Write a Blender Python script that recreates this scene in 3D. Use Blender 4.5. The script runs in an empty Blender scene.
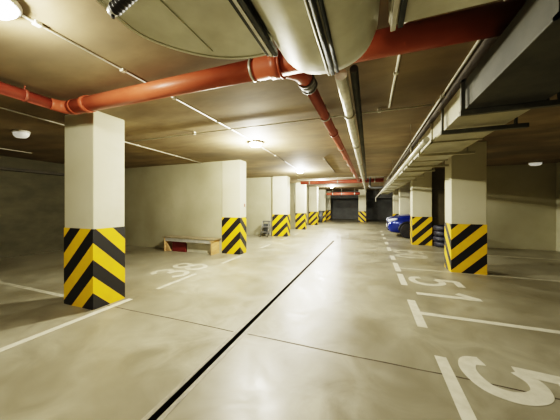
import bpy, bmesh, math, random
from mathutils import Vector, Matrix
random.seed(4)
C = bpy.context.scene.collection
CEIL = 2.87

# ------------------------------------------------------------------ materials
def new_mat(name):
    m = bpy.data.materials.new(name); m.use_nodes = True
    nt = m.node_tree; nt.nodes.clear()
    out = nt.nodes.new('ShaderNodeOutputMaterial'); b = nt.nodes.new('ShaderNodeBsdfPrincipled')
    nt.links.new(b.outputs[0], out.inputs[0])
    return m, nt, b
TONE = dict(polished_concrete=.74, board_marked_concrete=.70, painted_wall=.72, bare_wall=.62, grey_wall=.7, pillar_paint=.78, galvanised_sheet=.85, pale_duct=.85, road_paint=.85, worn_road_paint=.8, orange_pvc=.8, red_pipe_paint=.85, dull_red_pipe=.85, white_conduit=1.1)
def mixed(name, c1, c2, scale=3.0, rough=0.7, metal=0.0, bump=0.0, stretch=(1,1,1), lo=0.35, hi=0.65, detail=6, spec=0.5, c3=None, s3=0.7, rough2=None, distort=0.0):
    k = TONE.get(name, 1.0); c1, c2 = [tuple(q*k for q in c) for c in (c1, c2)]; c3 = tuple(q*k for q in c3) if c3 else None
    m, nt, b = new_mat(name); N = nt.nodes.new; L = nt.links.new
    tc = N('ShaderNodeTexCoord'); mp = N('ShaderNodeMapping'); mp.inputs['Scale'].default_value = stretch
    L(tc.outputs['Object'], mp.inputs[0])
    n = N('ShaderNodeTexNoise'); n.inputs['Scale'].default_value = scale; n.inputs['Detail'].default_value = detail
    n.inputs['Roughness'].default_value = 0.62; n.inputs['Distortion'].default_value = distort
    L(mp.outputs[0], n.inputs['Vector'])
    r = N('ShaderNodeValToRGB'); r.color_ramp.elements[0].position = lo; r.color_ramp.elements[1].position = hi
    r.color_ramp.elements[0].color = (*c1, 1); r.color_ramp.elements[1].color = (*c2, 1)
    L(n.outputs['Fac'], r.inputs[0]); col = r.outputs[0]
    if c3:
        n3 = N('ShaderNodeTexNoise'); n3.inputs['Scale'].default_value = s3; n3.inputs['Detail'].default_value = 4
        L(mp.outputs[0], n3.inputs['Vector'])
        r3 = N('ShaderNodeValToRGB'); r3.color_ramp.elements[0].position = .42; r3.color_ramp.elements[1].position = .68
        L(n3.outputs['Fac'], r3.inputs[0])
        mx = N('ShaderNodeMix'); mx.data_type = 'RGBA'; L(r3.outputs[0], mx.inputs[0]); L(col, mx.inputs[6]); mx.inputs[7].default_value = (*c3, 1)
        col = mx.outputs[2]
    L(col, b.inputs['Base Color'])
    b.inputs['Roughness'].default_value = rough; b.inputs['Metallic'].default_value = metal
    b.inputs['Specular IOR Level'].default_value = spec
    if rough2 is not None:
        mr = N('ShaderNodeMapRange'); mr.inputs['To Min'].default_value = rough; mr.inputs['To Max'].default_value = rough2
        mr.inputs['From Min'].default_value = .35; mr.inputs['From Max'].default_value = .65
        L(n.outputs['Fac'], mr.inputs[0]); L(mr.outputs[0], b.inputs['Roughness'])
    if bump:
        bp = N('ShaderNodeBump'); bp.inputs['Strength'].default_value = bump; bp.inputs['Distance'].default_value = .02
        L(n.outputs['Fac'], bp.inputs['Height']); L(bp.outputs[0], b.inputs['Normal'])
    return m
def emit(name, col, strength):
    m, nt, b = new_mat(name)
    b.inputs['Base Color'].default_value = (.8, .8, .75, 1)
    b.inputs['Emission Color'].default_value = (*col, 1); b.inputs['Emission Strength'].default_value = strength
    return m
def stripes(name, sx, sy, period, phase):
    """yellow and black diagonals painted round a pillar: value = z + sx*x + sy*y"""
    m, nt, b = new_mat(name); N = nt.nodes.new; L = nt.links.new
    tc = N('ShaderNodeTexCoord')
    dot = N('ShaderNodeVectorMath'); dot.operation = 'DOT_PRODUCT'; dot.inputs[1].default_value = (sx, sy, 1)
    L(tc.outputs['Object'], dot.inputs[0])
    a = N('ShaderNodeMath'); a.operation = 'ADD'; a.inputs[1].default_value = 20*period - phase; L(dot.outputs['Value'], a.inputs[0])
    d = N('ShaderNodeMath'); d.operation = 'DIVIDE'; d.inputs[1].default_value = period; L(a.outputs[0], d.inputs[0])
    f = N('ShaderNodeMath'); f.operation = 'FRACT'; L(d.outputs[0], f.inputs[0])
    g = N('ShaderNodeMath'); g.operation = 'GREATER_THAN'; g.inputs[1].default_value = .5; L(f.outputs[0], g.inputs[0])
    n = N('ShaderNodeTexNoise'); n.inputs['Scale'].default_value = 7; n.inputs['Detail'].default_value = 6; L(tc.outputs['Object'], n.inputs[0])
    r = N('ShaderNodeValToRGB'); r.color_ramp.elements[0].position = .35; r.color_ramp.elements[1].position = .7
    r.color_ramp.elements[0].color = (.80, .50, .003, 1); r.color_ramp.elements[1].color = (.74, .44, .006, 1); L(n.outputs['Fac'], r.inputs[0])
    mx = N('ShaderNodeMix'); mx.data_type = 'RGBA'; L(g.outputs[0], mx.inputs[0]); mx.inputs[6].default_value = (.013, .013, .014, 1)
    L(r.outputs[0], mx.inputs[7]); L(mx.outputs[2], b.inputs['Base Color'])
    b.inputs['Roughness'].default_value = .5
    return m

M = {}
M['floor'] = mixed('polished_concrete', (.29,.265,.18), (.49,.46,.335), 1.8, .30, bump=.06, lo=.32, hi=.68, detail=9, c3=(.24,.215,.14), s3=.6, rough2=.48, distort=1.3)
M['ceil'] = mixed('board_marked_concrete', (.28,.205,.11), (.41,.32,.18), 1.1, .8, bump=.1, stretch=(1,2.2,1), c3=(.19,.15,.09), s3=.45)
M['wall'] = mixed('painted_wall', (.55,.52,.35), (.63,.60,.42), 1.2, .75, bump=.05, c3=(.46,.43,.28), s3=.5)
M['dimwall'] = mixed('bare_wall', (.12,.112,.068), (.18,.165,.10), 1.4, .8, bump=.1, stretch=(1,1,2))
M['farwall'] = mixed('grey_wall', (.17,.175,.17), (.23,.235,.225), 1.4, .8)
M['darkbeam'] = mixed('dark_beam', (.06,.055,.045), (.10,.09,.07), 2, .85)
M['pillar'] = mixed('pillar_paint', (.68,.65,.47), (.76,.73,.55), 2.2, .7, bump=.06, c3=(.62,.58,.40), s3=1.1)
M['strL'] = stripes('hazard_paint_left_row', -1, 1, .475, 0.0)
M['strR'] = stripes('hazard_paint_right_row', -1, -1, .45, .05)
M['strF'] = stripes('hazard_paint_far', 1, 1, .45, 0)
M['line'] = mixed('road_paint', (.60,.57,.44), (.74,.71,.57), 9, .55, lo=.3, hi=.6)
M['worn'] = mixed('worn_road_paint', (.46,.43,.31), (.66,.63,.49), 6, .55, lo=.35, hi=.62)
M['joint'] = mixed('joint_dark', (.05,.04,.03), (.12,.10,.07), 9, .9)
M['slot'] = mixed('drain_dark', (.012,.010,.008), (.035,.030,.024), 5, .9)
M['frame'] = mixed('drain_edge_steel', (.17,.155,.12), (.33,.30,.22), 8, .5, stretch=(3,1,1))
M['orange'] = mixed('orange_pvc', (.44,.105,.05), (.52,.14,.07), 2, .42, spec=.4)
M['red'] = mixed('red_pipe_paint', (.34,.07,.045), (.42,.10,.06), 2, .4)
M['redbrown'] = mixed('dull_red_pipe', (.27,.075,.045), (.34,.10,.06), 2, .45)
M['zinc'] = mixed('galvanised_sheet', (.66,.66,.52), (.78,.78,.63), 4.5, .45, metal=.1, lo=.3, hi=.7, c3=(.47,.46,.35), s3=2.6)
M['zincdark'] = mixed('dull_sheet', (.17,.16,.12), (.26,.245,.18), 3, .5, metal=.4)
M['duskduct'] = mixed('dull_shaded_grey', (.045,.046,.034), (.08,.08,.06), 3, .7)
M['blocker'] = mixed('dark_light_blocker', (.05,.04,.028), (.085,.07,.048), 3, .75)
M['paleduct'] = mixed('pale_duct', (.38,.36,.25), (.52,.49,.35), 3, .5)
M['bracket'] = mixed('dull_bracket', (.06,.06,.045), (.10,.10,.075), 6, .6)
M['flange'] = mixed('dark_flange', (.025,.03,.03), (.06,.065,.06), 8, .45, metal=.6)
M['steel'] = mixed('bright_steel', (.34,.33,.28), (.50,.49,.42), 6, .4, metal=.6)
M['silver'] = mixed('foil_lagging', (.50,.49,.42), (.74,.72,.62), 10, .38, metal=.45, bump=.5)
M['conduit'] = mixed('white_conduit', (.46,.44,.36), (.58,.56,.46), 5, .5)
M['brown'] = mixed('grey_conduit', (.17,.15,.12), (.24,.21,.17), 5, .6)
M['black'] = mixed('black_rubber', (.010,.010,.012), (.022,.022,.024), 8, .55)
M['tyre'] = mixed('tyre_rubber', (.012,.014,.024), (.035,.038,.06), 8, .5)
M['whiteplastic'] = mixed('white_plastic', (.74,.73,.68), (.80,.79,.74), 4, .35)
M['wood'] = mixed('chipboard', (.47,.30,.13), (.60,.41,.20), 6, .65, stretch=(1,1,4))
M['oldtop'] = mixed('worn_plank', (.20,.165,.10), (.33,.28,.18), 5, .6, stretch=(1,6,1))
M['greyboard'] = mixed('grey_board', (.33,.33,.30), (.43,.43,.39), 5, .6)
M['maroon'] = mixed('maroon_panel', (.13,.018,.015), (.18,.03,.022), 4, .6)
M['paleboard'] = mixed('pale_panel', (.40,.38,.29), (.50,.48,.37), 4, .6)
M['greymetal'] = mixed('grey_painted_metal', (.11,.11,.10), (.17,.17,.16), 6, .5)
M['bin'] = mixed('dark_grey_plastic', (.06,.065,.07), (.10,.105,.11), 6, .5)
M['carblue'] = mixed('blue_car_paint', (.008,.022,.17), (.011,.03,.22), 2, .22, metal=.3)
M['glass'] = mixed('dark_car_glass', (.01,.012,.015), (.02,.022,.025), 2, .08)
M['lens'] = mixed('headlamp_lens', (.45,.50,.62), (.62,.66,.75), 8, .12)
M['rim'] = mixed('alloy_rim', (.30,.31,.33), (.42,.43,.45), 5, .3, metal=.7)
M['lamp'] = emit('lit_diffuser', (1, .98, .93), 350)
M['lampnear'] = emit('lit_diffuser_near', (1, .98, .95), 60)
M['off'] = emit('opal_diffuser', (1, .97, .85), .22)
M['gapshade'] = mixed('painted_gap_shade', (.10,.088,.055), (.14,.12,.075), 3, .6)  # dark tone painting the shade in the gap between the right pillars
M['switch'] = mixed('reddish_switch', (.30,.09,.06), (.36,.12,.08), 5, .5)

# ------------------------------------------------------------------ mesh helpers
class MB:
    def __init__(s): s.bm = bmesh.new(); s.smooth = False
    def box(s, x0, x1, y0, y1, z0, z1, bev=0.0):
        r = bmesh.ops.create_cube(s.bm, size=1.0); vs = r['verts']
        for v in vs:
            v.co = Vector(((x0+x1)/2 + v.co.x*(x1-x0), (y0+y1)/2 + v.co.y*(y1-y0), (z0+z1)/2 + v.co.z*(z1-z0)))
        if bev:
            es = list({e for v in vs for e in v.link_edges})
            bmesh.ops.bevel(s.bm, geom=es, offset=bev, segments=2, affect='EDGES', profile=.6)
        return s
    def rings(s, rings, cap=True, closed=True):
        R = [[s.bm.verts.new(p) for p in r] for r in rings]; n = len(R[0])
        for a, b in zip(R, R[1:]):
            for i in range(n if closed else n-1):
                j = (i+1) % n
                f = s.bm.faces.new((a[i], a[j], b[j], b[i])); f.smooth = True
        if cap:
            s.bm.faces.new(list(reversed(R[0]))); s.bm.faces.new(R[-1])
        return s
    def tube(s, pts, r, n=16, cap=True, rs=None):
        pts = [Vector(p) for p in pts]; rings = []
        up = None
        for i, p in enumerate(pts):
            if i == 0: d = pts[1]-p
            elif i == len(pts)-1: d = p-pts[i-1]
            else: d = (pts[i+1]-p).normalized() + (p-pts[i-1]).normalized()
            d.normalize()
            if up is None:
                up = Vector((0,0,1)) if abs(d.z) < .9 else Vector((1,0,0))
            u = d.cross(up).normalized(); w = u.cross(d).normalized(); up = w
            rr = rs[i] if rs else r
            rings.append([p + rr*(math.cos(2*math.pi*k/n)*u + math.sin(2*math.pi*k/n)*w) for k in range(n)])
        return s.rings(rings, cap)
    def poly(s, pts, z0, z1):
        a = [s.bm.verts.new((x, y, z0)) for x, y in pts]; b = [s.bm.verts.new((x, y, z1)) for x, y in pts]; n = len(pts)
        s.bm.faces.new(b); s.bm.faces.new(list(reversed(a)))
        for i in range(n): s.bm.faces.new((a[i], a[(i+1)%n], b[(i+1)%n], b[i]))
        return s
    def prism_y(s, pts, y0, y1):   # pts in (x,z)
        a = [s.bm.verts.new((x, y0, z)) for x, z in pts]; b = [s.bm.verts.new((x, y1, z)) for x, z in pts]; n = len(pts)
        s.bm.faces.new(a); s.bm.faces.new(list(reversed(b)))
        for i in range(n): s.bm.faces.new((a[i], b[i], b[(i+1)%n], a[(i+1)%n]))
        return s
    def lathe(s, prof, c, n=28):   # prof: (r, z)
        rings = [[(c[0]+r*math.cos(2*math.pi*k/n), c[1]+r*math.sin(2*math.pi*k/n), c[2]+z) for k in range(n)] for r, z in prof]
        return s.rings(rings, True)
    def stroke(s, pts, w, z0, z1):
        """flat painted stroke following pts (x, y)"""
        L, R = [], []
        P = [Vector(p) for p in pts]
        for i, p in enumerate(P):
            d = (P[min(i+1, len(P)-1)] - P[max(i-1, 0)]).normalized(); n = Vector((-d.y, d.x))
            L.append(p + n*w/2); R.append(p - n*w/2)
        vs = [[s.bm.verts.new((q.x, q.y, z1)) for q in S] for S in (L, R)]
        vb = [[s.bm.verts.new((q.x, q.y, z0)) for q in S] for S in (L, R)]
        for i in range(len(P)-1):
            s.bm.faces.new((vs[0][i], vs[1][i], vs[1][i+1], vs[0][i+1]))
            s.bm.faces.new((vb[0][i], vs[0][i], vs[0][i+1], vb[0][i+1])); s.bm.faces.new((vs[1][i], vb[1][i], vb[1][i+1], vs[1][i+1]))
        return s
    def build(s, name, mat, parent=None, loc=None, auto=True):
        bmesh.ops.recalc_face_normals(s.bm, faces=s.bm.faces)
        me = bpy.data.meshes.new(name); 
        if loc is not None:
            bmesh.ops.translate(s.bm, verts=s.bm.verts, vec=-Vector(loc))
        s.bm.to_mesh(me); s.bm.free(); me.materials.append(mat)
        o = bpy.data.objects.new(name, me); C.objects.link(o)
        if parent is not None: o.parent = parent
        if loc is not None: o.location = loc
        return o
def smooth_path(pts, k=8):
    """Catmull-Rom through pts"""
    P = [Vector(p) for p in pts]; P = [2*P[0]-P[1]] + P + [2*P[-1]-P[-2]]; out = []
    for i in range(1, len(P)-2):
        for j in range(k):
            t = j/k; a, b, c, d = P[i-1], P[i], P[i+1], P[i+2]
            out.append(.5*((2*b)+(c-a)*t+(2*a-5*b+4*c-d)*t*t+(3*b-a-3*c+d)*t**3))
    out.append(P[-2]); return out
def tag(o, label, cat, group=None, kind=None):
    o['label'] = label; o['category'] = cat
    if group: o['group'] = group
    if kind: o['kind'] = kind
    return o
def empty(name, loc=(0,0,0)):
    o = bpy.data.objects.new(name, None); C.objects.link(o); o.location = loc; return o
def kid(mb, name, mat, root):
    """build world-space geometry as a child of a root standing at root.location"""
    bmesh.ops.translate(mb.bm, verts=mb.bm.verts, vec=-Vector(root.location))
    return mb.build(name, mat, root)
def struct(o): o['kind'] = 'structure'; return o

# ------------------------------------------------------------------ floor with the drain slot
FX0, FX1, FY0, FY1 = -9.6, 5.7, -4.0, 26.5
DX0, DX1, DY0, DY1 = -1.458, -1.390, -1.5, 10.25
fl = MB()
for b in ((FX0, DX0, FY0, FY1), (DX1, FX1, FY0, FY1), (DX0, DX1, FY0, DY0), (DX0, DX1, DY1, FY1)):
    fl.box(b[0], b[1], b[2], b[3], -.16, 0)
floor = struct(fl.build('floor', M['floor']))
struct(MB().box(FX0, FX1, FY0, FY1, CEIL, CEIL+.1).build('ceiling', M['ceil']))
# drain
dr = empty('drain_channel', ((DX0+DX1)/2, 4.4, 0)); tag(dr, 'long narrow dark drain slot running down the middle of the aisle floor', 'drain')
d = MB(); d.box(DX0, DX1, DY0, DY1, -.155, -.12); d.box(DX0, DX0+.006, DY0, DY1, -.155, -.006); d.box(DX1-.006, DX1, DY0, DY1, -.155, -.006)
kid(d, 'channel', M['slot'], dr)
for x0, x1 in ((DX0-.038, DX0+.004), (DX1-.004, DX1+.038)):
    e = kid(MB().box(x0, x1, DY0, DY1, -.002, .003, .001), 'edge_strip', M['frame'], dr)

# painted markings, parts of the floor
def fmark(mb, name, mat, label=None):
    o = mb.build(name, mat, floor)
    if label: o['label'] = label
    return o
Z0, Z1 = .0005, .0022
def quad(x0, x1, y0, y1): return MB().box(x0, x1, y0, y1, Z0, Z1)
for y0, y1 in ((-.9,-.2), (1.0,1.65), (2.0,2.78), (3.37,4.27), (5.03,5.80), (6.02,6.85), (7.25,7.8), (8.6,9.3), (10.0,10.6), (11.5,12.1), (12.9,13.5), (14.4,15.0)):
    fmark(quad(.55 if y0 > 3 else .60, .66 if y0 > 3 else .70, y0, y1), 'painted_dash', M['line'], 'pale dash of the broken line along the right bays')
for y in (1.3, 3.8, 6.35, 8.85, 11.3, 13.8):
    fmark(quad(.66, 5.6, y-.045, y+.045), 'bay_line', M['line'] if y < 5 else M['worn'], 'pale painted line across between right-hand bays')
fmark(quad(-3.62, -3.53, -3.0, 2.75), 'painted_dash', M['line'], 'long pale line along the left bays up to the first pillar')
for y0, y1 in ((3.25,4.25), (5.25,6.2), (7.6,8.4), (9.6,10.4), (11.6,12.4)):
    fmark(quad(-3.60, -3.52, y0, y1), 'painted_dash', M['worn'], 'pale dash of the broken line along the left bays')
fmark(quad(-9.5, -4.4, 2.41, 2.49), 'bay_line', M['worn'], 'pale bay line running left from behind the first pillar')
# expansion joints
j = MB(); 
for x0, x1, y in ((FX0, DX0-.055, 2.46), (DX1+.055, 5.7, 2.49), (FX0, DX0-.055, 10.9), (DX1+.055, 5.7, 10.9)):
    pts = []; n = 24
    for i in range(n+1):
        x = x0+(x1-x0)*i/n; pts.append((x, y + random.uniform(-.006, .006) + .008*math.sin(x*2.1)))
    j.stroke(pts, .015, .0004, .0014)
fmark(j, 'expansion_joint', M['joint'], 'thin dark joint crossing the concrete floor')
# digits: strokes in (a right, b up) unit boxes
DIG = {'1': [[(.30,.70),(.62,.97)], [(.62,1.0),(.62,0)]],
       '5': [smooth_path([(.02,.22),(.10,.06),(.45,-.0),(.86,.10),(.97,.34),(.78,.58),(.45,.64),(.16,.55)]), [(.14,.53),(.16,.72),(.20,1.0)], [(.14,.97),(.55,.97),(.92,.97)]],
       '3': [smooth_path([(.05,.82),(.22,.98),(.62,1.0),(.92,.82),(.82,.60),(.45,.53)]), smooth_path([(.45,.53),(.85,.45),(1.0,.24),(.80,.04),(.35,.0),(.02,.16)])],
       '8': [smooth_path([(.5,.53),(.12,.66),(.08,.86),(.35,1.0),(.7,1.0),(.93,.86),(.88,.66),(.5,.53)]), smooth_path([(.5,.53),(.08,.40),(.02,.18),(.30,0),(.72,0),(1.0,.18),(.92,.40),(.5,.53)])],
       '0': [smooth_path([(.5,0),(.1,.12),(.02,.5),(.1,.88),(.5,1.0),(.9,.88),(.98,.5),(.9,.12),(.5,0)])]}
def digit(mb, ch, fn, w=.12, k=0):
    for q, st in enumerate(DIG[ch]):
        mb.stroke([fn(a, b) for a, b in st], w, Z0, Z1 + .0004*q + .0001*k)
def number(chars, label, mat, w):
    mb = MB()
    for k, (ch, fn) in enumerate(chars): digit(mb, ch, fn, w, k)
    return fmark(mb, 'bay_number', mat, label)
def right_fn(y_left, width, x0=.79, h=.80): return lambda a, b: (x0 + b*h, y_left - a*width)
def left_fn(y_left, width, x0=-3.75, h=.76): return lambda a, b: (x0 - b*h, y_left + a*width)
number([('5', right_fn(5.66, .46)), ('1', right_fn(5.02, .62, .74, .90))], 'pale painted bay number 51 on the floor beside the striped pillar', M['line'], .115)
number([('5', right_fn(2.84, .46, .84, .72))], 'pale painted figure 5 in the nearest right-hand bay', M['line'], .13)
number([('5', right_fn(8.75, .42, .75, .75)), ('0', right_fn(8.15, .42, .75, .75))], 'pale worn painted number in the bay beyond the first right pillar', M['worn'], .11)
number([('3', left_fn(3.90, .42)), ('8', left_fn(4.52, .42))], 'pale painted bay number 38 in front of the low bench', M['worn'], .105)

# ------------------------------------------------------------------ walls
def wall(name, x0, x1, y0, y1, mat, z1=CEIL, z0=0): return struct(MB().box(x0, x1, y0, y1, z0, z1).build(name, mat))
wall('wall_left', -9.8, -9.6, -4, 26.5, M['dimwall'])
wall('wall_right', 5.7, 5.9, -4, 26.5, M['wall'])
wall('wall_far', -9.6, 5.7, 26.5, 26.7, M['farwall'])
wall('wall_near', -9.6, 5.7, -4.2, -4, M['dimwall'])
wall('wall_partition', -9.6, -4.325, 6.375, 6.60, M['wall'])
for y in (10.85, 14.42, 18.0, 21.5):
    wall('wall_partition', -9.6, -4.43, y, y+.17, M['wall'])
wall('wall_right_back', 2.80, 5.7, 10.52, 10.72, M['wall'])
wall('wall_right_gap_shade', 2.145, 2.80, 10.56, 10.72, M['gapshade'], CEIL, 2.12)  # same painted shade carried up to the ceiling
gap_panel = struct(MB().box(2.15, 2.79, 10.60, 10.65, .005, 2.11, .004).build('gap_shade_panel', M['gapshade']))  # made-up panel, its dark colour stands in for the shaded gap
MB().tube([(2.24, 10.60, 1.02), (2.24, 10.56, 1.02), (2.34, 10.56, 1.02)], .01, 8).build('door_handle', M['greymetal'], gap_panel)  # handle of the made-up panel
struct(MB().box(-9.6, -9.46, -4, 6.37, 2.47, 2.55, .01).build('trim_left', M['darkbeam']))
struct(MB().box(-9.6, 5.7, 24.75, 25.1, 2.15, CEIL, .01).build('trim_far', M['farwall']))

# ------------------------------------------------------------------ pillars
def pillar(cx, cy, w, dep, sh, smat, side, label, group):
    """cx, cy: the corner nearest the aisle and the camera; side=+1 the pillar stands left of the aisle, -1 right"""
    root = empty('concrete_pillar', (cx, cy, 0)); tag(root, label, 'pillar', group)
    x0, x1 = (-w, 0) if side > 0 else (0, w)
    MB().box(x0, x1, 0, dep, 0, CEIL-.001, .012).build('shaft', M['pillar'], root)
    e = .004
    b = MB()
    P = [(x0-e, -e), (x1+e, -e), (x1+e, dep+e), (x0-e, dep+e)]
    b.poly(P, .0, sh)
    o = b.build('striped_band', smat, root); o['label'] = 'yellow and black diagonal warning stripes'
    return root
LP = [(-3.70, 2.27, 'nearest left pillar, the large one with thick yellow and black stripes'),
      (-3.67, 6.36, 'second left pillar, striped, at the right end of the low bench'),
      (-3.68, 10.75, 'third left pillar, striped, with a grey step stool behind it'),
      (-3.70, 14.2, 'fourth left pillar, small and striped, midway down the aisle'),
      (-3.69, 17.7, 'fifth left pillar, small and striped, between midway and farthest'),
      (-3.68, 21.25, 'sixth left pillar, tiny and striped, beside a dark bin'),
      (-3.66, 24.0, 'farthest left pillar, tiny, where the dark end wall begins')]
for (x, y, lab), pw, pd, ph in zip(LP, (.66,.64,.74,.60,.62,.62,.62), (.47,.38,.47,.36,.47,.47,.47), (1.155,1.12,1.05,1.0,1.0,1.0,1.0)): pillar(x, y, pw, pd, ph, M['strL'], 1, lab, 'striped pillars along the left side')
RP = [(1.70, 6.36, 1.08, 'nearest right pillar, striped, beside the painted 51'),
      (1.50, 10.25, 1.06, 'second right pillar, striped, left of the stacked tyres'),
      (1.50, 14.3, .98, 'plain-looking pillar just right of centre behind the blue car bonnet'),
      (1.50, 18.1, .9, 'farthest right pillar, behind the left side of the blue car')]
for x, y, s, lab in RP: pillar(x, y, .64, .5, s, M['strR'], -1, lab, 'striped pillars along the right side')
pillar(-.95, 22.3, .62, .5, .95, M['strF'], -1, 'small striped pillar standing alone at the dark far end of the aisle', 'lone far pillar')

# ------------------------------------------------------------------ ceiling lamps
def lamp(x, y, label, lit=True, group=None, power=0):
    root = empty('ceiling_lamp', (x, y, CEIL)); tag(root, label, 'lamp', group)
    b = MB(); b.lathe([(.14, 0), (.15, -.01), (.15, -.035), (.13, -.04)], (0,0,0)); b.build('base', M['whiteplastic'], root)
    g = MB(); g.lathe([(.128, -.035), (.125, -.06), (.10, -.085), (.06, -.10), (.015, -.105)], (0,0,0)); g.build('diffuser', (M['lamp'] if y > 2 else M['lampnear']) if lit else M['off'], root)
    if lit:
        ld = bpy.data.lights.new('lamp_light', 'POINT'); ld.energy = power; ld.color = (1.0, .93, .73) if y < 6 else (1.0, .955, .82); ld.shadow_soft_size = .03
        lo = bpy.data.objects.new('lamp_light', ld); C.objects.link(lo); lo.parent = root; lo.location = (0, 0, -.145)
    return root
PW = 225
for x, y, lab, p in ((-2.33, .80, 'lit ceiling lamp at the near upper left, cut by the frame', .25),
                  (-2.33, 4.70, 'bright round ceiling lamp just right of the second left pillar', 1.5),
                  (-2.60, 9.2, 'second bright ceiling lamp along the aisle, above the third pillar', 1.7),
                  (-2.60, 13.6, 'small bright ceiling lamp beyond the far red pipe', 1.6),
                  (-2.60, 17.8, 'farthest bright ceiling lamp over the aisle', 1.0),
                  ):
    lamp(x, y, lab, True, 'lit lamps over the aisle', PW*p)
lamp(-2.33, -3.2, 'added fill lamp on the ceiling behind the camera, unseen', True, 'lit lamps over the aisle', PW*.6)  # added as fill, brightens the front of the first left pillar
def bulkhead(x, y, label):
    root = empty('bulkhead_lamp', (x, y, CEIL)); tag(root, label, 'lamp', 'unlit oval bulkhead lamps')
    def ov(rx, ry, z): return [(rx*math.cos(2*math.pi*k/24), ry*math.sin(2*math.pi*k/24), z) for k in range(24)]
    MB().rings([ov(.10,.07,0), ov(.17,.11,0), ov(.17,.11,-.03)]).build('base', M['whiteplastic'], root)
    MB().rings([ov(.16,.10,-.028), ov(.155,.095,-.07), ov(.12,.07,-.105), ov(.03,.02,-.118)]).build('diffuser', M['off'], root)
bulkhead(-6.1, 2.5, 'oval white bulkhead lamp on the dark ceiling left of the near pillar')
bulkhead(4.95, 10.05, 'oval white bulkhead lamp on the dark ceiling at the right')

# ------------------------------------------------------------------ conduits on the ceiling
def conduit(pts, r, label, clips=(), mat='conduit', group='thin conduits on the ceiling'):
    p0 = Vector(pts[0]); root = empty('cable_conduit', p0); tag(root, label, 'conduit', group)
    kid(MB().tube(pts, r, 10), 'tube', M[mat], root)
    a, b = Vector(pts[0]), Vector(pts[-1])
    for t in clips:
        q = a.lerp(b, t)
        kid(MB().box(q.x-.022, q.x+.022, q.y-.022, q.y+.022, q.z-.016, CEIL-.001, .004), 'clip', M['conduit'], root)
ZC = CEIL-.012
conduit([(-2.33, -3.8, ZC), (-2.33, 4.55, ZC)], .009, 'thin pale conduit running along the ceiling to the first lamp', [.58,.66,.74,.85])
conduit([(-2.36, 4.85, ZC), (-2.60, 9.05, ZC)], .009, 'thin grey conduit between the first and second bright lamps', [.3,.7], 'brown')
conduit([(-4.78, 1.0, ZC), (-5.10, 6.41, ZC)], .010, 'thin white conduit meeting the partition wall above the bench', [.55,.78])
conduit([(-8.3, 1.6, ZC), (-8.3, 3.6, ZC)], .010, 'short white conduit on the dark ceiling at far left', [.5])
conduit([(-4.75, 3.62, ZC-.024), (.79, 3.70, ZC-.024)], .011, 'thin pale conduit crossing the ceiling over the aisle', [.3,.88])
conduit([(.25, -1.0, ZC), (.25, 3.66, ZC)], .012, 'pale conduit on the ceiling between silver pipe and right duct', [.4,.8])
conduit([(-1.25, 6.9, ZC), (-1.38, 10.4, ZC)], .014, 'short grey conduit on the ceiling right of the aisle lamps', [.05], 'brown')
conduit([(.845, -1.0, ZC), (.835, 14.0, ZC)], .012, 'long thin pale conduit on the ceiling beside the right duct', [.1,.3,.5,.7])
conduit([(-3.6, 12.2, ZC), (.6, 12.2, CEIL-.04)], .015, 'pale conduit crossing the ceiling before the far red pipe', [.5])

# ------------------------------------------------------------------ orange drain pipes
PY, PZ = 1.95, 2.70
def ring_on(mb, p, axis, r, w):
    a = Vector(axis).normalized()*w/2; mb.tube([Vector(p)-a, Vector(p)+a], r, 24)
root = empty('drain_pipe', (-3.7, PY, 2.74)); tag(root, 'thick orange plastic pipe crossing the near ceiling, with a slim branch down the aisle', 'pipe')
def pz(x): return 2.755 - (x+3.7)*.0125
kid(MB().tube([(-3.58, PY, pz(-3.58)), (-.95, PY, pz(-.95))], .088, 28), 'pipe_length', M['orange'], root)
kid(MB().tube([(-.95, PY, pz(-.95)), (.868, PY, pz(.868))], .094, 28), 'pipe_length', M['orange'], root)
s = MB()
for x in (-.76,): ring_on(s, (x, PY, pz(x)), (1,0,0), .108, .10); ring_on(s, (x+.045, PY, pz(x)), (1,0,0), .116, .018)
kid(s, 'socket', M['orange'], root)
s = MB(); ring_on(s, (-3.28, PY, pz(-3.28)), (1,0,0), .10, .08); kid(s, 'socket', M['orange'], root)
elb = smooth_path([(-3.5, PY, 2.752), (-3.60, PY, 2.753), (-3.68, PY-.06, 2.753), (-3.70, PY-.17, 2.753)], 6)
kid(MB().tube(elb, .09, 20, rs=[.092-.024*i/(len(elb)-1) for i in range(len(elb))]), 'elbow', M['orange'], root)
for x in (-.985,):
    c = MB(); ring_on(c, (x, PY, pz(x)), (1,0,0), .098, .022); c.tube([(x, PY, pz(x)+.085), (x, PY, CEIL-.002)], .007, 8)
    kid(c, 'pipe_clamp', M['steel'], root)
kid(MB().tube([(-3.70, PY-.14, 2.753), (-3.78, -3.9, 2.80)], .064, 20), 'pipe_length', M['red'], root)
for y in (1.55, 1.0, -.8):
    c = MB(); ring_on(c, (-3.71, y, 2.757), (0,1,0), .072, .03); c.tube([(-3.71, y, 2.8), (-3.71, y, CEIL-.002)], .007, 8)
    kid(c, 'pipe_clamp', M['redbrown'], root)
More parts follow.
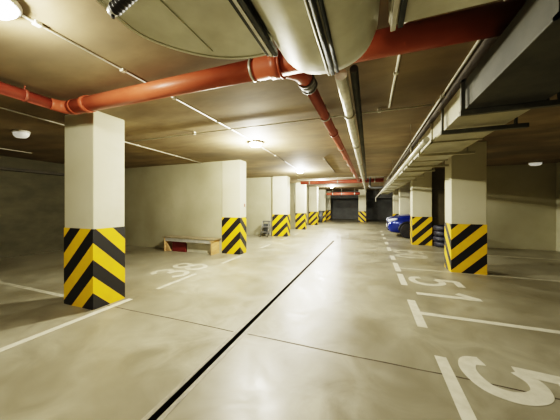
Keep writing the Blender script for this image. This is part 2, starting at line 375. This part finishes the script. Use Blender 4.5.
# branch along the aisle
kid(MB().tube(smooth_path([(-.76, 1.97, 2.715), (-.68, 2.06, 2.72), (-.61, 2.14, 2.72), (-.585, 2.26, 2.72)], 5), .072, 20), 'elbow', M['orange'], root)
kid(MB().tube([(-.585, 2.24, 2.72), (-.52, 12.68, 2.70)], .060, 20), 'branch_length', M['redbrown'], root)
c = MB(); ring_on(c, (-.585, 2.33, 2.72), (0,1,0), .080, .13); ring_on(c, (-.585, 2.40, 2.72), (0,1,0), .088, .025); ring_on(c, (-.585, 2.27, 2.72), (0,1,0), .087, .025)
kid(c, 'coupling', M['greymetal'], root)
for y in (4.1, 6.3, 8.6):
    c = MB(); ring_on(c, (-.57, y, 2.713), (0,1,0), .074, .05); kid(c, 'socket', M['redbrown'], root)
for y in (3.3, 5.2, 7.4, 10.2):
    c = MB(); ring_on(c, (-.575, y, 2.713), (0,1,0), .069, .022); c.tube([(-.575, y, 2.76), (-.575, y, CEIL-.002)], .006, 8); kid(c, 'pipe_clamp', M['steel'], root)
# far cross pipes
for y, z, r, x0, x1, lab in ((12.9, 2.73, .10, -3.6, .62, 'red pipe crossing the aisle ceiling beyond the lamps'), (20.2, 2.42, .11, -3.4, -.75, 'farther red pipe crossing low under the ceiling')):
    root = empty('cross_pipe', (x0, y, z)); tag(root, lab, 'pipe', 'far red cross pipes')
    kid(MB().tube([(x0, y, z), (x1, y, z)], r, 18), 'pipe_length', M['red'], root)
    for x in (x0+.5, (x0+x1)/2-.1, x1-.4):
        c = MB(); ring_on(c, (x, y, z), (1,0,0), r+.012, .06); c.tube([(x, y, z+r-.01), (x, y, CEIL-.002)], .01, 8); kid(c, 'pipe_clamp', M['steel'], root)
# silver lagged pipe along the aisle
root = empty('lagged_pipe', (-.27, 1.5, 2.62)); tag(root, 'silver lagged pipe running straight down the aisle ceiling from the round duct', 'pipe')
pp = [(-.23 - .0015*i, 2.07 + .5*i, 2.60 - .0022*i + .007*math.sin(i*1.7)) for i in range(36)]
kid(MB().tube([(p[0], p[1], p[2]) for p in pp], .052, 16), 'lagging', M['silver'], root)
for y in (3.0, 4.6, 6.6, 9.0, 12.0, 15.0):
    c = MB(); ring_on(c, (-.23-.003*(y-2), y, 2.60-.0044*(y-2)), (0,1,0), .064, .03); c.tube([(-.235, y, 2.64), (-.27, y, CEIL-.002)], .006, 8); kid(c, 'pipe_clamp', M['steel'], root)
root = empty('cable_conduit', (-.17, 1.7, 2.7)); tag(root, 'dull grey tube close beside the silver lagged pipe', 'conduit')
kid(MB().tube([(-.125, 2.08, 2.63), (-.16, 11.5, 2.62)], .034, 12), 'tube', M['duskduct'], root)
for y in (3, 6, 9): kid(MB().tube([(-.14, y, 2.65), (-.14, y, CEIL-.002)], .006, 8), 'hanger_rod', M['steel'], root)
# grey looped pipe by the far red pipe
root = empty('looped_pipe', (.3, 12.4, 2.5)); tag(root, 'grey pipe bent in a loop beside the far red pipe', 'pipe')
kid(MB().tube(smooth_path([(.6, 12.5, 2.34), (.4, 12.5, 2.34), (.12, 12.5, 2.34), (0, 12.5, 2.42), (0, 12.5, CEIL-.02)], 5), .05, 12), 'tube', M['bin'], root)

# ------------------------------------------------------------------ big ducts overhead
def oval(cx, cz, rx, rz, y, n=40, p=2.4):
    out = []
    for k in range(n):
        t = 2*math.pi*k/n; c, s_ = math.cos(t), math.sin(t)
        out.append((cx + rx*math.copysign(abs(c)**(2/p), c), y, cz + rz*math.copysign(abs(s_)**(2/p), s_)))
    return out
# round-ended duct (axis along the aisle)
root = empty('round_duct', (-.28, .6, 2.40)); tag(root, 'rounded galvanised duct end bulging down overhead, right of the curved duct', 'duct', 'galvanised ducts overhead')
cx, cz, rx, rz = -.26, 2.60, .31, .252
ys = [-3.6, -1.2, .2, 1.0, 1.40, 1.52, 1.59, 1.61]; sc_ = [1, 1, 1, 1, 1, .985, .93, .80]
kid(MB().rings([oval(cx, cz, rx*q, rz*q, y, p=2.1) for y, q in zip(ys, sc_)]), 'shell', M['zinc'], root)
def band(a0, a1, y0, y1, out, mat, name, root):
    """strip lying on the duct shell between angles a0..a1"""
    R = []
    for i in range(12):
        y = y0 + (y1-y0)*i/11; row = []
        for rr in (1.0, out):
            for t in ((a0, a1) if rr == 1.0 else (a1, a0)):
                row.append((cx + rx*rr*math.cos(t), y, cz + rz*rr*math.sin(t)))
        R.append(row)
    return kid(MB().rings(R), name, mat, root)
D = math.radians
band(D(274.5), D(279), -2.5, 1.56, 1.07, M['flange'], 'seam_rail', root)
band(D(280.5), D(284), -2.5, 1.56, 1.05, M['flange'], 'seam_rail', root)
band(D(271), D(273), -2.5, 1.57, 1.04, M['steel'], 'seam_rail', root)
for x in (-.5, .0): kid(MB().tube([(x, 1.3, 2.72), (x, 1.3, CEIL-.002)], .008, 8), 'hanger_rod', M['steel'], root)
# curved elbow duct on the left
root = empty('curved_duct', (-.9, .6, 2.45)); tag(root, 'wide flat galvanised duct with a curved edge at the top of the picture', 'duct', 'galvanised ducts overhead')
cp = smooth_path([(-1.14, -3.2, 0), (-1.14, -1.0, 0), (-1.145, .2, 0), (-1.165, .60, 0), (-1.20, .82, 0), (-1.205, 1.0, 0), (-1.09, 1.185, 0), (-.92, 1.32, 0), (-.74, 1.385, 0), (-.575, 1.395, 0)], 6)
plan = [(p.x, p.y) for p in cp] + [(-.575, -3.2)]
kid(MB().poly(plan, 2.46, 2.82), 'shell', M['zinc'], root)
e = MB(); e.stroke([(p.x, p.y) for p in cp], .018, 2.461, 2.455)
kid(e, 'edge_bead', M['zinc'], root)
f = MB(); f.box(-.608, -.585, -3.1, 1.385, 2.435, 2.461, .003)
kid(MB().box(-.566, -.538, -3.1, 1.40, 2.43, 2.462, .004), 'flange', M['flange'], root)
kid(f, 'flange', M['flange'], root)
kid(MB().box(-.585, -.567, -3.1, 1.39, 2.428, 2.462), 'flange_lip', M['steel'], root)
kid(MB().box(-.93, -.915, -3.1, 1.25, 2.452, 2.4605), 'sheet_seam', M['zinc'], root)
for p in ((-.6, 1.405, 2.45), (-1.2, .2, 2.81)): kid(MB().tube([p, (p[0], p[1], CEIL-.002)], .007, 8), 'hanger_rod', M['steel'], root)
# duct to the right of the round one, ending at the orange pipe
root = empty('flat_duct', (.6, .5, 2.5)); tag(root, 'flat galvanised duct overhead between round duct end and right-hand duct', 'duct', 'galvanised ducts overhead')
kid(MB().box(.105, .68, -3.0, 1.60, 2.58, 2.83, .02), 'shell', M['zinc'], root)
kid(MB().box(.115, .145, -3.0, 1.60, 2.55, 2.60, .004), 'flange', M['steel'], root)
kid(MB().box(.155, .185, -3.0, 1.60, 2.56, 2.60, .004), 'flange', M['flange'], root)
c = MB(); c.tube([(.4, 1.2, 2.8), (.4, 1.2, CEIL-.002)], .008, 8); kid(c, 'hanger_rod', M['steel'], root)

# black ribbed hose with a white end piece under the curved duct
root = empty('ribbed_hose', (-1.15, .78, 2.40)); tag(root, 'black ribbed hose with a white end cap at the upper left of the duct', 'hose')
h = MB(); n = 60; a, b = Vector((-1.10, .77, 2.405)), Vector((-.70, .69, 2.42))
h.tube([a.lerp(b, i/n) for i in range(n+1)], .02, 14, rs=[.028 if (i % 4) < 2 else .022 for i in range(n+1)])
kid(h, 'ribbed_tube', M['black'], root)
kid(MB().tube([(-1.135, .776, 2.405), (-1.095, .77, 2.405)], .024, 16, rs=[.020, .026]), 'end_cap', M['whiteplastic'], root)
c = MB(); c.tube([(-1.12, .773, 2.385), (-1.12, .773, 2.37)], .008, 8); kid(c, 'screw', M['black'], root)
kid(MB().tube([(-.95, .74, 2.42), (-.95, .74, 2.457)], .006, 8), 'hanger', M['steel'], root)

# ------------------------------------------------------------------ right-hand rectangular duct with its hangers
root = empty('rectangular_duct', (.95, 6, 2.3)); tag(root, 'long rectangular grey duct on brackets along the right side of the aisle', 'duct')
dY = -1.0; segs = []
kid(MB().box(.745, 1.26, -1.0, 2.45, 2.30, 2.54, .008), 'shell', M['duskduct'], root)  # near part darker, its shade is put into the colour
kid(MB().box(.745, 1.26, 2.45, 19.5, 2.30, 2.54, .008), 'shell', M['paleduct'], root)  # paler, bounced light on the underside is put into the colour
kid(MB().box(.872, 1.22, -1.0, 19.4, 2.56, 2.862, .006), 'light_blocker', M['blocker'], root)  # added to stop lamp light passing over the duct
for y in (1.35, 2.45, 3.55, 5.0, 6.4, 7.8, 9.2, 10.8, 12.4, 14.2, 16.2):
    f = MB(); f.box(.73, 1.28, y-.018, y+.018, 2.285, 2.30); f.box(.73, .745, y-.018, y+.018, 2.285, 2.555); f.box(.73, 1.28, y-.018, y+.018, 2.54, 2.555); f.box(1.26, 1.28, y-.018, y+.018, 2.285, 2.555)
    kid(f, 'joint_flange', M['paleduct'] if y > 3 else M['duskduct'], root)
for y in (2.38, 2.95, 4.18, 5.4, 6.1, 7.2, 8.3, 9.6, 11.0, 12.8, 15.0):
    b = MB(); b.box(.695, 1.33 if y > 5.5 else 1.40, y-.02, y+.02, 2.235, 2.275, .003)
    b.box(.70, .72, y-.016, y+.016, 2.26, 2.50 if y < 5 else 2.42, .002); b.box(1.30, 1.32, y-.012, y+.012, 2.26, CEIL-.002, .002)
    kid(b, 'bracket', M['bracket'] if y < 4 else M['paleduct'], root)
root = empty('lagged_pipe', (.66, 2.5, 2.2)); tag(root, 'pale slim pipe sloping along the lower left edge of the right duct', 'pipe')
kid(MB().tube([(.652, 3.4, 2.305), (.64, 8, 2.275), (.50, 14, 2.13), (.40, 19, 2.02), (.40, 19.1, 1.98), (.40, 19.1, 1.75)], .036, 12), 'tube', M['silver'], root)
for y, z, x in ((4.6, 2.297, .65), (8, 2.275, .64), (14, 2.13, .50), (18.9, 2.02, .40)):
    kid(MB().tube([(x, y, z+.03), (x, y, CEIL-.002)], .005, 8), 'hanger_rod', M['steel'], root)
# ------------------------------------------------------------------ bench with boxes beneath
root = empty('low_bench', (-5.4, 6.2, 0)); tag(root, 'low wooden bench with chipboard ends against the partition wall', 'bench')
kid(MB().box(-6.42, -4.42, 5.96, 6.365, .445, .475, .004), 'plank_top', M['oldtop'], root)
o = kid(MB().box(-6.30, -4.52, 5.975, 6.0, .335, .444, .003), 'front_rail', M['greyboard'], root)
o = kid(MB().box(-4.52, -4.49, 5.965, 6.36, 0, .444, .002), 'end_panel', M['wood'], root)
kid(MB().box(-6.335, -6.305, 5.965, 6.36, 0, .444, .002), 'end_panel', M['wood'], root)
kid(MB().prism_y([(-6.30, .335), (-6.30, .02), (-6.08, .02)], 6.002, 6.03), 'brace', M['wood'], root)
kid(MB().box(-4.55, -4.44, 5.955, 6.03, .40, .43, .003), 'end_block', M['wood'], root)
BX = [tag(MB().box(-6.10, -5.56, 6.08, 6.34, 0, .33, .01).build('storage_box', M['maroon'], None), 'dark red box standing under the left half of the bench', 'box', 'boxes under the bench')]
b = MB(); b.box(-5.53, -4.58, 6.10, 6.34, 0, .30, .01); b.box(-5.55, -4.56, 6.09, 6.355, .28, .325, .006)
BX.append(tag(b.build('storage_box', M['paleboard']), 'long pale box standing under the right half of the bench', 'box', 'boxes under the bench'))
for o_ in [root] + BX: o_.location.x += .08
# little switch on the second pillar
sw = MB(); sw.box(-3.672, -3.652, 6.60, 6.65, 1.44, 1.54, .004)
sw_o = sw.build('wall_switch', M['switch']); tag(sw_o, 'tiny reddish switch on the aisle face of the second left pillar', 'switch')

# ------------------------------------------------------------------ step stool behind the third left pillar
root = empty('step_stool', (-4.60, 10.5, 0)); tag(root, 'grey metal step stool leaning behind the third left pillar', 'step stool')
SX = -4.66
for sx in (-.19, .17):
    p = [(SX+sx-.012, 10.26, 0), (SX+sx+.012, 10.26, 0), (SX+sx+.012, 10.33, 0), (SX+sx-.012, 10.33, 0)]
    q = [(SX+sx*.85-.012, 10.50, .74), (SX+sx*.85+.012, 10.50, .74), (SX+sx*.85+.012, 10.57, .74), (SX+sx*.85-.012, 10.57, .74)]
    kid(MB().rings([p, q]), 'leg', M['greymetal'], root)
    kid(MB().tube([(SX+sx, 10.78, .012), (SX+sx*.85, 10.60, .72)], .014, 8), 'leg', M['greymetal'], root)
for z in (.22, .46, .73):
    t = z/.74; y = 10.27+.24*t
    kid(MB().box(SX-.19, SX+.17, y, y+.17, z-.03, z+.012, .004), 'step', M['greymetal'] if z < .7 else M['bin'], root)
kid(MB().box(SX-.17, SX+.15, 10.60, 10.61, .10, .60), 'back_panel', M['bin'], root)
# bin near the farthest left pillar
root = empty('waste_bin', (-4.08, 20.85, 0)); tag(root, 'dark grey bin standing in front of the farthest left pillar', 'bin')
def sq(h, z): return [(-4.08-h, 20.85-h, z), (-4.08+h, 20.85-h, z), (-4.08+h, 20.85+h, z), (-4.08-h, 20.85+h, z)]
b = MB(); b.rings([sq(.19, .03), sq(.24, .92)]); kid(b, 'body', M['bin'], root)
kid(MB().box(-4.34, -3.82, 20.59, 21.11, .92, 1.0, .02), 'lid', M['bin'], root)
kid(MB().tube([(-4.3, 20.64, .07), (-3.86, 20.64, .07)], .07, 14), 'wheel', M['black'], root)

# ------------------------------------------------------------------ stacked tyres
def tyre_mesh():
    prof = [(.20, .01), (.27, 0), (.305, .02), (.322, .055), (.322, .135), (.305, .17), (.27, .19), (.20, .18), (.185, .15), (.185, .04)]
    mb = MB(); n = 32
    R = [[(r*math.cos(2*math.pi*k/n), r*math.sin(2*math.pi*k/n), z) for k in range(n)] for r, z in prof + [prof[0]]]
    mb.rings(R, cap=False); return mb
names = ['lowest tyre of the dark stack between the two right pillars', 'second tyre from the floor in the stack between the right pillars',
         'third tyre from the floor in the stack between the right pillars', 'topmost tyre of the dark stack between the two right pillars']
t0 = tyre_mesh().build('car_tyre', M['tyre'])
for i in range(4):
    o = t0 if i == 0 else t0.copy()
    if i: C.objects.link(o)
    o.location = (2.48 + (.015, -.01, .012, 0)[i], 10.14, .192*i + .001); tag(o, names[i], 'tyre', 'tyres stacked beside the second right pillar')

# ------------------------------------------------------------------ blue car, nose towards the aisle
CY, CXN = 13.0, .82          # centre line and nose
root = empty('parked_car', (CXN+2.0, CY, 0)); tag(root, 'blue hatchback parked nose out behind the second right pillar', 'car')
# body: stations (x, half width, z sill, z belt, bulge)
st = [(0.00, .50, .34, .52), (.03, .66, .24, .62), (.12, .76, .20, .72), (.30, .82, .18, .80), (.60, .85, .17, .87), (1.0, .86, .17, .92), (1.4, .865, .17, .955),
      (2.0, .865, .17, .965), (2.8, .865, .17, .975), (3.3, .85, .18, .985), (3.7, .82, .20, .98), (3.88, .76, .26, .92), (3.93, .62, .34, .80)]
def section(x, w, z0, z1):
    zm = (z0+z1)/2
    half = [(0, z0), (w*.7, z0), (w*.93, z0+.05), (w, zm-.06), (w*.995, zm+.10), (w*.96, z1-.05), (w*.86, z1), (w*.5, z1+.035), (0, z1+.05)]
    pts = [(x, y, z) for y, z in half] + [(x, -y, z) for y, z in reversed(half[1:-1])]
    return [(CXN+a, CY+b, c) for a, b, c in pts]
body = kid(MB().rings([section(*q) for q in st]), 'body', M['carblue'], root)
# greenhouse
gh = [(1.02, .70, .95, .97), (1.30, .70, .95, 1.16), (1.70, .67, .96, 1.38), (2.1, .65, .97, 1.44), (2.8, .64, .97, 1.44), (3.35, .62, .97, 1.36), (3.72, .60, .96, 1.02)]
def gsec(x, w, z0, z1):
    half = [(0, z0), (w+.08, z0), (w+.05-.0*(z1-z0), z0+(z1-z0)*.4), (w-.06, z1-.03), (w-.14, z1), (0, z1+.012)]
    pts = [(x, y, z) for y, z in half] + [(x, -y, z) for y, z in reversed(half[1:-1])]
    return [(CXN+a, CY+b, c) for a, b, c in pts]
kid(MB().rings([gsec(*q) for q in gh]), 'windows', M['glass'], root)
rf = [(1.66, .56, 1.372), (1.9, .57, 1.425), (2.2, .565, 1.452), (2.8, .56, 1.452), (3.2, .55, 1.405), (3.42, .53, 1.345)]
kid(MB().rings([[(CXN+x, CY-w-.03, z-.03), (CXN+x, CY-w+.06, z+.012), (CXN+x, CY, z+.022), (CXN+x, CY+w-.06, z+.012), (CXN+x, CY+w+.03, z-.03), (CXN+x, CY, z-.02)] for x, w, z in rf]), 'roof', M['carblue'], root)
for s_ in (-1, 1):
    for pts in ([(1.10, .775, .97), (1.70, .70, 1.37)], [(2.45, .775, .98), (2.40, .66, 1.42)], [(3.45, .72, .98), (3.2, .64, 1.38)]):
        kid(MB().tube([(CXN+a, CY+s_*b, c) for a, b, c in pts], .035, 8), 'roof_post', M['carblue'], root)
    # wheels
    for wx in (.72, 3.18):
        w = MB(); y0, y1 = CY+s_*.70, CY+s_*.885
        w.tube([(CXN+wx, y0, .31), (CXN+wx, y0+(y1-y0)*.15, .31), (CXN+wx, y0+(y1-y0)*.85, .31), (CXN+wx, y1, .31)], .3, 28, rs=[.27, .308, .308, .27])
        wo = kid(w, 'wheel', M['black'], root)
        r = MB(); r.tube([(wx+CXN, y1, .31), (wx+CXN, y1+s_*.008, .31)], .19, 24)
        rr = r.build('rim', M['rim'], wo)
        a = MB(); n = 18
        for k in range(n): pass
        arch = [(CXN+wx+.345*math.cos(t), CY+s_*.862, .31+.345*math.sin(t)) for t in [math.pi*k/16 for k in range(17)]]
        kid(MB().tube(arch, .03, 8), 'wheel_arch', M['black'], root)
    hl = [(.05, .42, .66), (.07, .56, .68), (.16, .70, .72), (.34, .80, .77)]
    kid(MB().tube([(CXN+a, CY+s_*b, c) for a, b, c in smooth_path(hl, 4)], .06, 12, rs=[.03+.045*math.sin(math.pi*min(1, (i+1.5)/14)) for i in range(13)]), 'headlamp', M['lens'], root)
    kid(MB().tube([(CXN+.05, CY+s_*.52, .36), (CXN+.075, CY+s_*.52, .36)], .05, 14), 'fog_lamp', M['lens'], root)
    m_ = MB(); m_.tube([(CXN+1.30, CY+s_*.80, 1.0), (CXN+1.30, CY+s_*.88, 1.03)], .02, 8)
    m_.tube([(CXN+1.28, CY+s_*.86, 1.05), (CXN+1.29, CY+s_*.93, 1.06), (CXN+1.30, CY+s_*1.0, 1.05)], .07, 12, rs=[.05, .075, .05])
    kid(m_, 'wing_mirror', M['carblue'], root)
    kid(MB().box(CXN+1.7, CXN+1.86, CY+s_*.872-.008, CY+s_*.872+.008, .80, .825, .004), 'door_handle', M['carblue'], root)
kid(MB().box(CXN-.015, CXN+.04, CY-.36, CY+.36, .50, .60, .015), 'grille', M['black'], root)
kid(MB().box(CXN-.015, CXN+.07, CY-.50, CY+.50, .27, .38, .015), 'air_intake', M['black'], root)
kid(MB().box(CXN-.025, CXN-.01, CY-.26, CY+.26, .40, .50, .003), 'number_plate', M['whiteplastic'], root)

root.scale = (1.12, 1.12, 1.12); root.location.x += .22; root.location.y += .05

# ------------------------------------------------------------------ world, camera
w = bpy.data.worlds.new('world'); bpy.context.scene.world = w; w.use_nodes = True
w.node_tree.nodes['Background'].inputs[0].default_value = (.5, .55, .6, 1); w.node_tree.nodes['Background'].inputs[1].default_value = .05
cd = bpy.data.cameras.new('camera'); cam = bpy.data.objects.new('camera', cd); C.objects.link(cam)
cam.location = (0, 0, 1.5); cam.rotation_euler = (math.pi/2, 0, math.atan(90/240))
cd.sensor_width = 36; cd.lens = 240/560*36; cd.shift_y = -5/560; cd.clip_start = .02; cd.clip_end = 200
bpy.context.scene.camera = cam
sc = bpy.context.scene
sc.view_settings.view_transform = 'Filmic'; sc.view_settings.look = 'High Contrast'
sc.view_settings.exposure = 0.6
